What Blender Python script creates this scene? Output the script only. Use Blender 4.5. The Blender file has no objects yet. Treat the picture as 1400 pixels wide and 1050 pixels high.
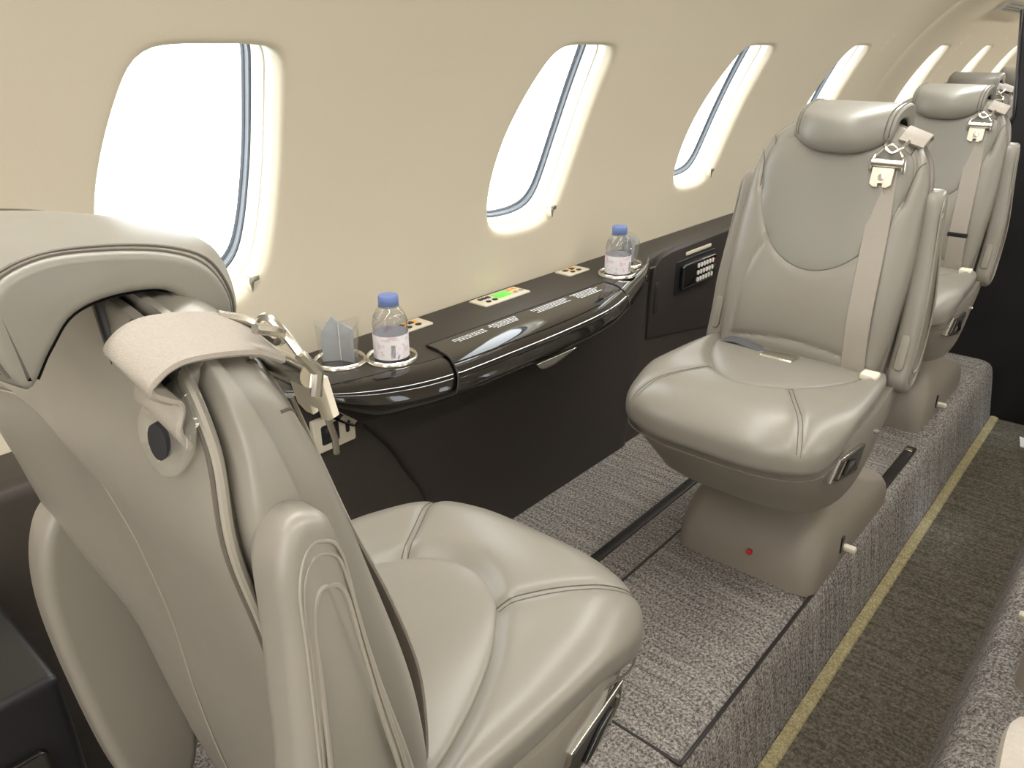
import bpy, bmesh, math, random
from mathutils import Vector, Matrix
random.seed(7)
PI = math.pi
COL = bpy.context.scene.collection
S = 1.1            # metres per design unit (camera height above the seat platform = 1 unit)

# ------------------------------------------------------------------ materials
def mat(name, col, rough=.5, metal=0.0, spec=.5, coat=0.0, noise=0.0, nscale=200, bump=0.0, bscale=400, emis=None, estr=0):
    m = bpy.data.materials.new(name); m.use_nodes = True
    nt = m.node_tree; b = nt.nodes['Principled BSDF']
    b.inputs['Base Color'].default_value = (*col, 1)
    b.inputs['Roughness'].default_value = rough
    b.inputs['Metallic'].default_value = metal
    b.inputs['Specular IOR Level'].default_value = spec
    b.inputs['Coat Weight'].default_value = coat
    b.inputs['Coat Roughness'].default_value = .04
    tc = nt.nodes.new('ShaderNodeTexCoord')
    if noise:
        n = nt.nodes.new('ShaderNodeTexNoise'); n.inputs['Scale'].default_value = nscale; n.inputs['Detail'].default_value = 3
        nt.links.new(tc.outputs['Object'], n.inputs['Vector'])
        mx = nt.nodes.new('ShaderNodeMix'); mx.data_type = 'RGBA'
        mx.inputs[6].default_value = (*[c*(1-noise) for c in col], 1); mx.inputs[7].default_value = (*[min(1, c*(1+noise)) for c in col], 1)
        nt.links.new(n.outputs['Fac'], mx.inputs[0]); nt.links.new(mx.outputs[2], b.inputs['Base Color'])
    if bump:
        n = nt.nodes.new('ShaderNodeTexNoise'); n.inputs['Scale'].default_value = bscale; n.inputs['Detail'].default_value = 4
        nt.links.new(tc.outputs['Object'], n.inputs['Vector'])
        bp = nt.nodes.new('ShaderNodeBump'); bp.inputs['Strength'].default_value = bump; bp.inputs['Distance'].default_value = .002
        nt.links.new(n.outputs['Fac'], bp.inputs['Height']); nt.links.new(bp.outputs['Normal'], b.inputs['Normal'])
    if emis:
        b.inputs['Emission Color'].default_value = (*emis, 1); b.inputs['Emission Strength'].default_value = estr
    return m

def leather(name, col, rough=.36):
    m = mat(name, col, rough, spec=.55)
    nt = m.node_tree; b = nt.nodes['Principled BSDF']; L = nt.links
    tc = nt.nodes.new('ShaderNodeTexCoord')
    n1 = nt.nodes.new('ShaderNodeTexNoise'); n1.inputs['Scale'].default_value = 5; n1.inputs['Detail'].default_value = 4
    L.new(tc.outputs['Object'], n1.inputs['Vector'])
    mx = nt.nodes.new('ShaderNodeMix'); mx.data_type = 'RGBA'
    mx.inputs[6].default_value = (*[c*.93 for c in col], 1); mx.inputs[7].default_value = (*[c*1.06 for c in col], 1)
    L.new(n1.outputs['Fac'], mx.inputs[0]); L.new(mx.outputs[2], b.inputs['Base Color'])
    v = nt.nodes.new('ShaderNodeTexVoronoi'); v.inputs['Scale'].default_value = 420
    L.new(tc.outputs['Object'], v.inputs['Vector'])
    n2 = nt.nodes.new('ShaderNodeTexNoise'); n2.inputs['Scale'].default_value = 16; n2.inputs['Detail'].default_value = 1.5; n2.inputs['Distortion'].default_value = .3
    L.new(tc.outputs['Object'], n2.inputs['Vector'])
    b1 = nt.nodes.new('ShaderNodeBump'); b1.inputs['Strength'].default_value = .05; b1.inputs['Distance'].default_value = .0006
    L.new(v.outputs['Distance'], b1.inputs['Height'])
    b2 = nt.nodes.new('ShaderNodeBump'); b2.inputs['Strength'].default_value = .10; b2.inputs['Distance'].default_value = .006
    L.new(n2.outputs['Fac'], b2.inputs['Height']); L.new(b1.outputs['Normal'], b2.inputs['Normal'])
    L.new(b2.outputs['Normal'], b.inputs['Normal'])
    mr = nt.nodes.new('ShaderNodeMapRange'); mr.inputs['To Min'].default_value = rough-.06; mr.inputs['To Max'].default_value = rough+.08
    L.new(n2.outputs['Fac'], mr.inputs['Value']); L.new(mr.outputs['Result'], b.inputs['Roughness'])
    return m

def carpet(name, dark, light, scale=190, stretch=(1, 1, 1), streak=.25):
    m = mat(name, dark, .95, spec=.1); nt = m.node_tree; b = nt.nodes['Principled BSDF']; L = nt.links
    tc = nt.nodes.new('ShaderNodeTexCoord'); mp = nt.nodes.new('ShaderNodeMapping'); mp.inputs['Scale'].default_value = stretch
    L.new(tc.outputs['Object'], mp.inputs['Vector'])
    v = nt.nodes.new('ShaderNodeTexVoronoi'); v.inputs['Scale'].default_value = scale; L.new(mp.outputs['Vector'], v.inputs['Vector'])
    n = nt.nodes.new('ShaderNodeTexNoise'); n.inputs['Scale'].default_value = scale*.55; n.inputs['Detail'].default_value = 4; n.inputs['Roughness'].default_value = .75
    L.new(mp.outputs['Vector'], n.inputs['Vector'])
    w = nt.nodes.new('ShaderNodeTexNoise'); w.inputs['Scale'].default_value = 1; w.inputs['Detail'].default_value = 2
    m2 = nt.nodes.new('ShaderNodeMapping'); m2.inputs['Scale'].default_value = (110, 5, 5); L.new(tc.outputs['Object'], m2.inputs['Vector']); L.new(m2.outputs['Vector'], w.inputs['Vector'])
    a = nt.nodes.new('ShaderNodeMath'); a.operation = 'MULTIPLY_ADD'; a.inputs[1].default_value = streak
    L.new(w.outputs['Fac'], a.inputs[0]); L.new(n.outputs['Fac'], a.inputs[2])
    r = nt.nodes.new('ShaderNodeValToRGB'); r.color_ramp.elements[0].position = .40+streak*.5; r.color_ramp.elements[1].position = .68+streak*.5
    r.color_ramp.elements[0].color = (*dark, 1); r.color_ramp.elements[1].color = (*light, 1)
    L.new(a.outputs[0], r.inputs['Fac']); L.new(r.outputs['Color'], b.inputs['Base Color'])
    bp = nt.nodes.new('ShaderNodeBump'); bp.inputs['Strength'].default_value = .9; bp.inputs['Distance'].default_value = .004
    L.new(a.outputs[0], bp.inputs['Height'])
    b3 = nt.nodes.new('ShaderNodeBump'); b3.inputs['Strength'].default_value = .7; b3.inputs['Distance'].default_value = .003; b3.invert = True
    L.new(v.outputs['Distance'], b3.inputs['Height']); L.new(bp.outputs['Normal'], b3.inputs['Normal']); L.new(b3.outputs['Normal'], b.inputs['Normal'])
    return m

def clear(name, tint=(1, 1, 1), gloss=.9, f0=1.45, haze=0.0, hcol=(.8, .8, .8)):
    m = bpy.data.materials.new(name); m.use_nodes = True; nt = m.node_tree; L = nt.links
    nt.nodes.remove(nt.nodes['Principled BSDF']); out = nt.nodes['Material Output']
    t = nt.nodes.new('ShaderNodeBsdfTransparent'); t.inputs['Color'].default_value = (*tint, 1)
    g = nt.nodes.new('ShaderNodeBsdfGlossy'); g.inputs['Roughness'].default_value = .04; g.inputs['Color'].default_value = (gloss, gloss, gloss, 1)
    lw = nt.nodes.new('ShaderNodeLayerWeight'); lw.inputs['Blend'].default_value = .5
    pw = nt.nodes.new('ShaderNodeMath'); pw.operation = 'POWER'; pw.inputs[1].default_value = 4.0; L.new(lw.outputs['Facing'], pw.inputs[0])
    fr = nt.nodes.new('ShaderNodeMath'); fr.operation = 'MULTIPLY_ADD'; fr.inputs[1].default_value = .75*(f0-1)/.5; fr.inputs[2].default_value = .05*(f0-1)/.5; L.new(pw.outputs[0], fr.inputs[0])
    mx = nt.nodes.new('ShaderNodeMixShader'); L.new(fr.outputs[0], mx.inputs[0]); L.new(t.outputs[0], mx.inputs[1]); L.new(g.outputs[0], mx.inputs[2])
    last = mx
    if haze:
        d = nt.nodes.new('ShaderNodeBsdfDiffuse'); d.inputs['Color'].default_value = (*hcol, 1)
        m2 = nt.nodes.new('ShaderNodeMixShader'); m2.inputs[0].default_value = haze; L.new(mx.outputs[0], m2.inputs[1]); L.new(d.outputs[0], m2.inputs[2]); last = m2
    L.new(last.outputs[0], out.inputs['Surface'])
    return m

LEA = leather('greige_leather', (.245, .226, .192), .32)
LEA2 = leather('greige_leather_pad', (.225, .215, .184), .36)
PLA = mat('greige_moulding', (.255, .232, .192), .42, spec=.45, bump=.05, bscale=900)
PED = mat('pedestal_moulding', (.275, .242, .20), .5, spec=.4, bump=.08, bscale=700)
THR = mat('seam_thread', (.12, .105, .085), .6)
PIP = leather('piping_leather', (.29, .265, .22), .40)
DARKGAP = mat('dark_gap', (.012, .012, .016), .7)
WEB = mat('belt_webbing', (.33, .295, .25), .55, noise=.12, nscale=500, bump=.35, bscale=1100)
WEBD = mat('dark_webbing', (.10, .10, .11), .7, noise=.3, nscale=600)
MET = mat('satin_metal', (.72, .69, .62), .24, 1.0, noise=.06, nscale=60)
CHAMP = mat('champagne_plate', (.72, .66, .53), .38, .05, noise=.04, nscale=90)
CREAM = mat('cream_plastic', (.80, .74, .60), .4, noise=.04, nscale=80)
BLK = mat('black_plastic', (.012, .012, .014), .35, noise=.2, nscale=120)
BLKG = mat('black_gloss', (.010, .0095, .0095), .08, spec=.6, coat=.6, noise=.2, nscale=30)
CHAR = mat('charcoal_recess', (.05, .047, .04), .4, noise=.15, nscale=90)
VIN = mat('dark_brown_vinyl', (.034, .028, .025), .48, spec=.4, noise=.08, nscale=300, bump=.12, bscale=900)
VIN2 = mat('dark_brown_ledge', (.044, .037, .031), .48, spec=.35, noise=.10, nscale=60, bump=.10, bscale=900)
GLOSS = mat('piano_brown_lacquer', (.008, .0062, .0056), .07, spec=.5, coat=.55, noise=.25, nscale=14)
WALL = mat('beige_wall_fabric', (.66, .595, .465), .75, spec=.25, noise=.03, nscale=420, bump=.10, bscale=700)
WHITE = mat('white_reveal', (.86, .84, .76), .45, spec=.4, noise=.015, nscale=40)
SHADE = mat('cream_shade', (.74, .71, .58), .55, noise=.03, nscale=120)
SEAL = mat('blue_grey_seal', (.20, .23, .265), .32, spec=.6, noise=.1, nscale=50)
SEALD = mat('dark_seal', (.03, .035, .045), .4, noise=.1, nscale=50)
CAR = carpet('grey_loop_carpet', (.115, .103, .093), (.64, .595, .55), 330)
CARA = carpet('aisle_carpet', (.075, .065, .048), (.22, .195, .148), 260, (1, 1, 1), .35)
CARE = carpet('lit_edge_carpet', (.30, .25, .13), (.60, .52, .31), 300)  # yellow of floor-level light painted into the carpet colour
RAIL = mat('dark_rail', (.05, .045, .042), .4, .5, noise=.2, nscale=90)
PANE = clear('acrylic_pane', (.985, .99, .99), .9, 1.06)
PET = clear('bottle_plastic', (.93, .935, .95), .9, 1.5)
WATER = clear('bottle_water', (.97, .975, .98), .5, 1.2)
CELLO = clear('clear_wrap', (.93, .93, .92), .9, 1.5, .10, (.8, .8, .8))
SOFTP = clear('clear_grommet', (.93, .92, .89), .9, 1.5, .16, (.62, .60, .54))
NAPK = mat('grey_napkin', (.33, .34, .35), .9, noise=.12, nscale=70)
BLUE = mat('blue_cap', (.17, .24, .52), .42, noise=.05, nscale=60)
LCD = mat('green_display', (.10, .55, .05), .3, noise=.15, nscale=160, emis=(.12, .75, .05), estr=.55)
AMB = mat('amber_button', (.75, .36, .05), .4, noise=.1, nscale=90, emis=(.9, .4, .05), estr=.3)
REDM = mat('red_indicator', (.55, .03, .03), .35, noise=.1, nscale=90)
PRINT = mat('white_print', (.70, .72, .74), .6, noise=.05, nscale=90)
KEYM = mat('pale_keys', (.70, .67, .62), .5, noise=.05, nscale=90)
PAPER = mat('white_paper', (.88, .88, .86), .7, noise=.02, nscale=60)
GREYP = mat('grey_placard', (.42, .40, .36), .6, noise=.04, nscale=60)

def label_mat():
    m = mat('bottle_label', (.85, .82, .84), .5); nt = m.node_tree; b = nt.nodes['Principled BSDF']; L = nt.links
    tc = nt.nodes.new('ShaderNodeTexCoord'); mp = nt.nodes.new('ShaderNodeMapping'); mp.inputs['Scale'].default_value = (70, 70, 70)
    L.new(tc.outputs['Object'], mp.inputs['Vector'])
    n = nt.nodes.new('ShaderNodeTexNoise'); n.inputs['Scale'].default_value = 1.1; n.inputs['Detail'].default_value = 3; L.new(mp.outputs['Vector'], n.inputs['Vector'])
    r = nt.nodes.new('ShaderNodeValToRGB'); e = r.color_ramp.elements
    e[0].position = .36; e[0].color = (.76, .60, .67, 1); e[1].position = .48; e[1].color = (.86, .83, .85, 1)
    x = e.new(.64); x.color = (.86, .83, .85, 1); x = e.new(.72); x.color = (.35, .33, .5, 1)
    L.new(n.outputs['Fac'], r.inputs['Fac']); L.new(r.outputs['Color'], b.inputs['Base Color'])
    return m
LABEL = label_mat()

# ------------------------------------------------------------------ mesh helpers
class MB:
    def __init__(s): s.v = []; s.f = []
    def add(s, V, F):
        o = len(s.v); s.v += [tuple(p) for p in V]; s.f += [tuple(i+o for i in f) for f in F]; return s
    def build(s, name, m, parent=None, smooth=True, xf=None, angle=40):
        me = bpy.data.meshes.new(name)
        me.from_pydata([xf(*p) for p in s.v] if xf else s.v, [], s.f)
        bm = bmesh.new(); bm.from_mesh(me); bmesh.ops.remove_doubles(bm, verts=bm.verts, dist=1e-6)
        bmesh.ops.recalc_face_normals(bm, faces=bm.faces)
        if smooth:
            for f in bm.faces: f.smooth = True
            for e in bm.edges:
                if len(e.link_faces) == 2 and e.calc_face_angle(0) > math.radians(angle): e.smooth = False
        bm.to_mesh(me); bm.free()
        me.materials.append(m)
        o = bpy.data.objects.new(name, me); COL.objects.link(o)
        if parent: o.parent = parent
        return o

def empty(name, loc=(0, 0, 0), rz=0):
    o = bpy.data.objects.new(name, None); COL.objects.link(o); o.location = loc; o.rotation_euler = (0, 0, rz); o.empty_display_size = .05
    return o
def tag(o, label, cat, group=None):
    o['label'] = label; o['category'] = cat
    if group: o['group'] = group
    return o
def struct(o): o['kind'] = 'structure'; return o
def copy_tree(o, parent=None):
    c = o.copy(); COL.objects.link(c)
    if parent: c.parent = parent
    for ch in [x for x in KIDS.get(o.name, [])]: copy_tree(ch, c)
    return c
KIDS = {}
def scan():
    KIDS.clear()
    for o in bpy.data.objects:
        if o.parent: KIDS.setdefault(o.parent.name, []).append(o)

def spline(P, n=12, closed=False):
    P = [Vector(p) for p in P]; out = []; N = len(P)
    segs = N if closed else N-1
    for i in range(segs):
        if closed: a, b, c, d = P[(i-1) % N], P[i], P[(i+1) % N], P[(i+2) % N]
        else: a, b, c, d = P[max(i-1, 0)], P[i], P[i+1], P[min(i+2, N-1)]
        for k in range(n):
            t = k/n
            out.append(.5*((2*b)+(c-a)*t+(2*a-5*b+4*c-d)*t*t+(3*b-a-3*c+d)*t**3))
    if not closed: out.append(P[-1])
    return out
def interp(tab, x):
    if x <= tab[0][0]: return tab[0][1]
    for (a, b), (c, d) in zip(tab, tab[1:]):
        if x <= c: return b+(d-b)*(x-a)/(c-a)
    return tab[-1][1]
def sinterp(tab, x):
    "smooth (monotone-ish cubic) table lookup"
    n = len(tab)
    if x <= tab[0][0]: return tab[0][1]
    if x >= tab[-1][0]: return tab[-1][1]
    for i in range(n-1):
        if x <= tab[i+1][0]: break
    x0, y0 = tab[i]; x1, y1 = tab[i+1]; h = x1-x0; t = (x-x0)/h
    def sl(j):
        if j == 0 or j == n-1: return 0.0 if n > 2 else (y1-y0)/h
        return (tab[j+1][1]-tab[j-1][1])/(tab[j+1][0]-tab[j-1][0])
    m0, m1 = sl(i)*h, sl(i+1)*h
    return (2*t**3-3*t*t+1)*y0+(t**3-2*t*t+t)*m0+(-2*t**3+3*t*t)*y1+(t**3-t*t)*m1

def grid(mb, rows, cu=False, cv=False):
    nr, nc = len(rows), len(rows[0]); F = []
    for i in range(nr if cv else nr-1):
        for j in range(nc if cu else nc-1):
            F.append((i*nc+j, i*nc+(j+1) % nc, ((i+1) % nr)*nc+(j+1) % nc, ((i+1) % nr)*nc+j))
    return mb.add([p for r in rows for p in r], F)
def loft(mb, rings, caps=True):
    n = len(rings[0]); grid(mb, rings, cu=True)
    if caps:
        o = len(mb.v)-len(rings)*n
        mb.f.append(tuple(o+i for i in range(n))[::-1]); o2 = o+(len(rings)-1)*n; mb.f.append(tuple(o2+i for i in range(n)))
    return mb
def tube(mb, P, r, closed=False, ns=8, flat=1.0, up=None):
    P = [Vector(p) for p in P]; N = len(P); rings = []; nrm = None
    for i in range(N):
        a = P[(i-1) % N] if closed else P[max(i-1, 0)]; b = P[(i+1) % N] if closed else P[min(i+1, N-1)]
        t = (b-a)
        if t.length < 1e-9: t = Vector((0, 0, 1))
        t.normalize()
        if nrm is None or up is not None:
            ref = Vector(up) if up is not None else (Vector((0, 0, 1)) if abs(t.z) < .9 else Vector((1, 0, 0)))
            nrm = (ref-t*ref.dot(t)).normalized()
        else: nrm = (nrm-t*nrm.dot(t)).normalized()
        bi = t.cross(nrm)
        rr = r(i/(N-1)) if callable(r) else r
        rings.append([P[i]+nrm*rr*flat*math.cos(2*PI*k/ns)+bi*rr*math.sin(2*PI*k/ns) for k in range(ns)])
    if closed: return grid(mb, rings, cu=True, cv=True)
    return loft(mb, rings)
def ribbon(mb, P, W, th):
    "strap: centreline P, W = width vectors (half) per point or one, th thickness"
    P = [Vector(p) for p in P]; N = len(P); rings = []
    for i in range(N):
        t = (P[min(i+1, N-1)]-P[max(i-1, 0)]).normalized()
        w = Vector(W[i] if isinstance(W, list) else W); w = w-t*w.dot(t)
        n = t.cross(w).normalized()*th/2
        rings.append([P[i]-w*.94+n, P[i]+w*.94+n, P[i]+w, P[i]+w*.94-n, P[i]-w*.94-n, P[i]-w])
    return loft(mb, rings)
def rrect(w, h, r, n=5, c=(0, 0)):
    out = []
    for cx, cy, a0 in ((w/2-r, h/2-r, 0), (-w/2+r, h/2-r, PI/2), (-w/2+r, -h/2+r, PI), (w/2-r, -h/2+r, 1.5*PI)):
        for k in range(n+1):
            a = a0+PI/2*k/n; out.append((c[0]+cx+r*math.cos(a), c[1]+cy+r*math.sin(a)))
    return out
def prism(mb, pts, h0, h1, bev=0.0, f=lambda a, b, h: (a, b, h), nb=3):
    "extrude a 2-D outline from h0 to h1 with rounded rims"
    cx = sum(p[0] for p in pts)/len(pts); cy = sum(p[1] for p in pts)/len(pts); n = len(pts)
    def inset(d):
        if d == 0: return pts
        out = []
        for i in range(n):
            a, b, c = Vector(pts[i-1]), Vector(pts[i]), Vector(pts[(i+1) % n])
            e1 = (b-a); e2 = (c-b)
            if e1.length < 1e-9: e1 = e2
            if e2.length < 1e-9: e2 = e1
            nn = (Vector((-e1.y, e1.x)).normalized()+Vector((-e2.y, e2.x)).normalized())
            if nn.length < 1e-6: nn = Vector((-e1.y, e1.x))
            nn.normalize(); out.append((b.x+nn.x*d*sg, b.y+nn.y*d*sg))
        return out
    area = sum(pts[i-1][0]*pts[i][1]-pts[i][0]*pts[i-1][1] for i in range(n)); sg = 1 if area > 0 else -1
    prof = []
    if bev:
        for k in range(nb+1):
            a = PI/2*k/nb; prof.append((bev*(1-math.sin(a)), h0+bev*(1-math.cos(a)) if h1 > h0 else h0-bev*(1-math.cos(a))))
        for k in range(nb+1):
            a = PI/2*k/nb; prof.append((bev*(1-math.cos(a)), h1-bev*(1-math.sin(a)) if h1 > h0 else h1+bev*(1-math.sin(a))))
    else: prof = [(0, h0), (0, h1)]
    return loft(mb, [[f(a, b, h) for a, b in inset(d)] for d, h in prof])
def boxpts(mb, x0, x1, y0, y1, z0, z1, bev=0.0, f=lambda a, b, h: (a, b, h)):
    return prism(mb, rrect(x1-x0, y1-y0, max(bev, 1e-4), 3 if bev else 1, ((x0+x1)/2, (y0+y1)/2)), z0, z1, bev, f)
def lathe(mb, prof, c=(0, 0, 0), n=40, cap=True):
    rings = [[(c[0]+r*math.cos(2*PI*k/n), c[1]+r*math.sin(2*PI*k/n), c[2]+z) for k in range(n)] for r, z in prof]
    return loft(mb, rings, cap)

class Dome:
    "closed 2-D outline (spline through control points) that can be inflated"
    def __init__(s, ctrl, c=None, n=14):
        s.o = [(p.x, p.y) for p in spline([(a, b, 0) for a, b in ctrl], n, True)]
        s.c = c or (sum(p[0] for p in s.o)/len(s.o), sum(p[1] for p in s.o)/len(s.o))
        s.tab = sorted((math.atan2(p[1]-s.c[1], p[0]-s.c[0]), math.hypot(p[0]-s.c[0], p[1]-s.c[1])) for p in s.o)
        s.tab = [(s.tab[-1][0]-2*PI, s.tab[-1][1])]+s.tab+[(s.tab[0][0]+2*PI, s.tab[0][1])]
    def r(s, a, b):
        return math.hypot(a-s.c[0], b-s.c[1])/interp(s.tab, math.atan2(b-s.c[1], a-s.c[0]))
    def mesh(s, mb, top, bot, f, nr=26):
        rs = [math.sin(PI/2*k/nr) for k in range(1, nr+1)]
        rings = []
        def ring(rr, fn):
            out = []
            for (a, b) in s.o:
                p, q = s.c[0]+rr*(a-s.c[0]), s.c[1]+rr*(b-s.c[1]); out.append(f(p, q, fn(rr, p, q)))
            return out
        rings = [ring(.02, top)]+[ring(rr, top) for rr in rs]
        if bot: rings += [ring(rr, bot) for rr in rs[::-1]]+[ring(.02, bot)]
        return loft(mb, rings)
def sup(r, p): return (max(0.0, 1-min(r, 1)**p))**(1/p)
def sstep(a, b, x):
    t = max(0, min(1, (x-a)/(b-a))); return t*t*(3-2*t)
def pdist(P, a, b):
    best = 9
    for i in range(len(P)-1):
        x0, y0 = P[i]; x1, y1 = P[i+1]; dx, dy = x1-x0, y1-y0; L = dx*dx+dy*dy
        t = max(0, min(1, ((a-x0)*dx+(b-y0)*dy)/L)) if L > 0 else 0
        best = min(best, math.hypot(a-x0-t*dx, b-y0-t*dy))
    return best

# ------------------------------------------------------------------ seat
AL = math.radians(12)
def make_seat(name, s, at=0.0, gx=0.0):
    "local axes: u forward, w towards the aisle (y = s*w), z up; origin on the platform under the backrest hinge"
    root = empty(name)
    X = lambda u, w, z: (u, s*w, z)
    def B(w, t, h):      # backrest frame -> local
        return (-t*math.sin(AL)+h*math.cos(AL), w, .42+t*math.cos(AL)+h*math.sin(AL))
    mk = lambda mb, n, m, par=root, **k: mb.build(n, m, par, xf=X, **k)
    # pedestal
    rings = []
    rb = 0 if not gx else .16
    for z, uf, ub, hw, r in ((0, .105, -.385, .150, .03), (.03, .105, -.383, .151, .035), (.06, .100, -.370, .150, .04), (.085, .090, -.345, .148, .045), (.105, .080, -.30, .144, .05), (.125, .068, -.25, .138, .05),
                             (.16, .050, -.18, .126, .05), (.20, .040, -.15, .114, .05), (.29, .040, -.13, .110, .05)):
        ub = max(ub, ub+rb if ub < -.2 else ub)
        rings.append([(a, b, z) for a, b in rrect(uf-ub, 2*hw, r, 6, ((uf+ub)/2, 0))])
    ped = mk(loft(MB(), rings), 'pedestal', PED)
    mb = MB(); prism(mb, rrect(.016, .040, .005, 3, (-.050, .050)), .147, .153, .001, lambda a, b, h: (a, h, b))
    mk(mb, 'slot', BLK, ped)
    mb = MB(); boxpts(mb, -.075, -.058, .150, .176, .030, .042, .004)
    mk(mb, 'release_tab', CREAM, ped)
    mb = MB(); lathe(mb, [(.006, 0), (.006, .006), (.004, .008)], n=14)
    mb.v = [(.104+z, .018+x, .055+y) for x, y, z in mb.v]
    mk(mb, 'red_indicator', REDM, ped)
    # seat base
    top = Dome([(.316, 0), (.310, .10), (.280, .168), (.15, .196), (-.02, .188), (-.14, .170), (-.175, .10), (-.18, 0), (-.175, -.10), (-.14, -.170), (-.02, -.188), (.15, -.196), (.280, -.168), (.310, -.10)], (.02, 0))
    low = Dome([(.240, 0), (.233, .09), (.200, .152), (.10, .178), (-.04, .178), (-.15, .162), (-.185, .08), (-.19, 0), (-.185, -.08), (-.15, -.162), (-.04, -.178), (.10, -.178), (.200, -.152), (.233, -.09)], (.02, 0))
    sidef = lambda a, b: sstep(.10, .17, abs(b))*(1-sstep(.18, .30, a))
    def bz(z, a, b):
        z += sidef(a, b)*.034*sstep(.25, .36, z)
        return z+(.40-z)*.75*sstep(.14, -.17, a)*(1 if z < .40 else 0)
    rings = []
    for z, k, sc in ((.252, 0, .90), (.252, 0, .985), (.258, .0, 1), (.285, .30, 1), (.315, .62, 1), (.345, .88, 1), (.372, 1, 1), (.385, 1, .99), (.385, 1, .5)):
        rings.append([((a0+(a1-a0)*k-.02)*sc+.02, (b0+(b1-b0)*k)*sc, bz(z, a0+(a1-a0)*k, b0+(b1-b0)*k)) for (a0, b0), (a1, b1) in zip(low.o, top.o)])
    if gx: rings = [[(max(a, -.030), b*(1-.16*(1-sstep(-.07, .10, a))), z) for a, b, z in r_] for r_ in rings]
    if gx: rings = [[(a, b, z-max(0, .385-z)*.9*(1-sstep(.02, .15, a))) for a, b, z in r_] for r_ in rings]
    base = mk(loft(MB(), rings), 'seat_base', PLA)
    # control panel on the aisle side of the base
    def side(u, v, d):    # point on the flank of the base; v height, d outwards
        return (u, .196-.13*max(0, .395-v)+d-.10*max(0, u-.16)-.05*max(0, .12-u), v)
    f = lambda a, b, h: side(a, b, h)
    pts = [(.236, .388), (.246, .345), (.226, .336), (.132, .318), (.124, .326), (.132, .378), (.147, .385)]
    pan = mk(prism(MB(), pts[::-1], -.010, .005, .0015, f), 'control_panel', MET, base)
    pts2 = [(.231, .383), (.240, .349), (.226, .342), (.135, .324), (.130, .328), (.137, .374), (.149, .380)]
    mk(prism(MB(), pts2[::-1], .000, .0060, .0004, f), 'recess', CHAR, pan)
    mk(prism(MB(), [(.207, .377), (.213, .350), (.190, .341), (.160, .338), (.158, .343), (.182, .370)][::-1], .004, .0105, .002, f), 'lever', BLKG, pan)
    mk(tube(MB(), [f(.224, .347, .006), f(.221, .380, .007)], .0022), 'trim_bar', MET, pan)
    mb = MB(); lathe(mb, [(.0045, 0), (.0045, .005), (.0025, .007)], n=12)
    mb.v = [side(.06+x, .372+y, .002+z) for x, y, z in mb.v]
    mk(mb, 'screw', MET, base)
    # cushion
    cu = Dome([(.354, 0), (.348, .10), (.312, .170), (.235, .193), (.10, .190), (-.01, .178), (-.050, .150), (-.056, .08), (-.056, 0), (-.056, -.08), (-.050, -.150), (-.01, -.178), (.10, -.190), (.235, -.193), (.312, -.170), (.348, -.10)], (.14, 0))
    panel_ctrl = [(.212, 0), (.203, .035), (.175, .070), (.12, .108), (.05, .137), (-.01, .150), (-.038, .13), (-.042, 0), (-.038, -.13), (-.01, -.150), (.05, -.137), (.12, -.108), (.175, -.070), (.203, -.035)]
    pd = Dome(panel_ctrl, (.05, 0), 10)
    seams = []
    for sg in (1, -1):
        seams.append([(p.x, p.y) for p in spline([(.176, sg*.070, 0), (.225, sg*.098, 0), (.275, sg*.130, 0), (.318, sg*.150, 0), (.345, sg*.158, 0)], 6)])
    def ctop(rr, a, b):
        z0 = .403+.036*sidef(a, b); z = z0+(.467-z0)*sup(rr, 2.7)
        z += .006*sstep(.10, .26, a)*(1-sstep(.75, 1, rr))
        pr = pd.r(a, b)
        z -= .016*(1-sstep(.90, 1.14, pr))
        for q in seams:
            d = pdist(q, a, b)
            if d < .03: z -= .0035*math.exp(-(d/.006)**2)+.002*math.exp(-(d/.014)**2)
        return z
    def cbot(rr, a, b): return .403+.036*sidef(a, b)-.040*sup(rr, 4)-.004*(1-rr)
    cush = mk(cu.mesh(MB(), ctop, cbot, lambda a, b, h: (a, b, h), 44), 'cushion', LEA)
    def cz(a, b): return ctop(cu.r(a, b), a, b)
    mk(pd.mesh(MB(), lambda r, a, b: .4645-(.064-.036*sidef(a, b))*(1-sup(cu.r(a, b), 2.7))-.012+.012*sup(r, 4.5), None, lambda a, b, h: (a, b, h), 24), 'center_panel', LEA, cush)
    mb = MB()
    for q in seams:
        for off in (-.0035, .0035):
            P = []
            for i, (a, b) in enumerate(q):
                ta, tb = q[min(i+1, len(q)-1)][0]-q[max(i-1, 0)][0], q[min(i+1, len(q)-1)][1]-q[max(i-1, 0)][1]
                L = math.hypot(ta, tb); a2, b2 = a-tb/L*off, b+ta/L*off
                if cu.r(a2, b2) < .995: P.append((a2, b2, cz(a2, b2)+.0004))
            mk(tube(MB(), P, .0007, ns=5), 'stitching', THR, cush)
    mb = MB()
    tube(mb, [(a+(.12-a)*.03, b*.975, .369+.036*sidef(a, b)) for a, b in cu.o], .0014, True, 6)
    mk(mb, 'lower_seam', THR, cush)
    # backrest front cushion
    bo = [(0, .476), (.075, .470), (.113, .452), (.141, .421), (.156, .38), (.163, .31), (.166, .22), (.164, .12), (.157, .04), (.145, .012), (.10, .002), (0, 0)]
    bo = bo+[(-a, b) for a, b in bo[-2:0:-1]]
    bd = Dome(bo, (0, .22))
    up = [(0, .195), (.045, .206), (.085, .238), (.112, .285), (.128, .335), (.135, .385), (.118, .420), (.06, .438), (0, .442)]
    up = up+[(-a, b) for a, b in up[-2:0:-1]]
    ud = Dome(up, (0, .33))
    lines = []
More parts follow.
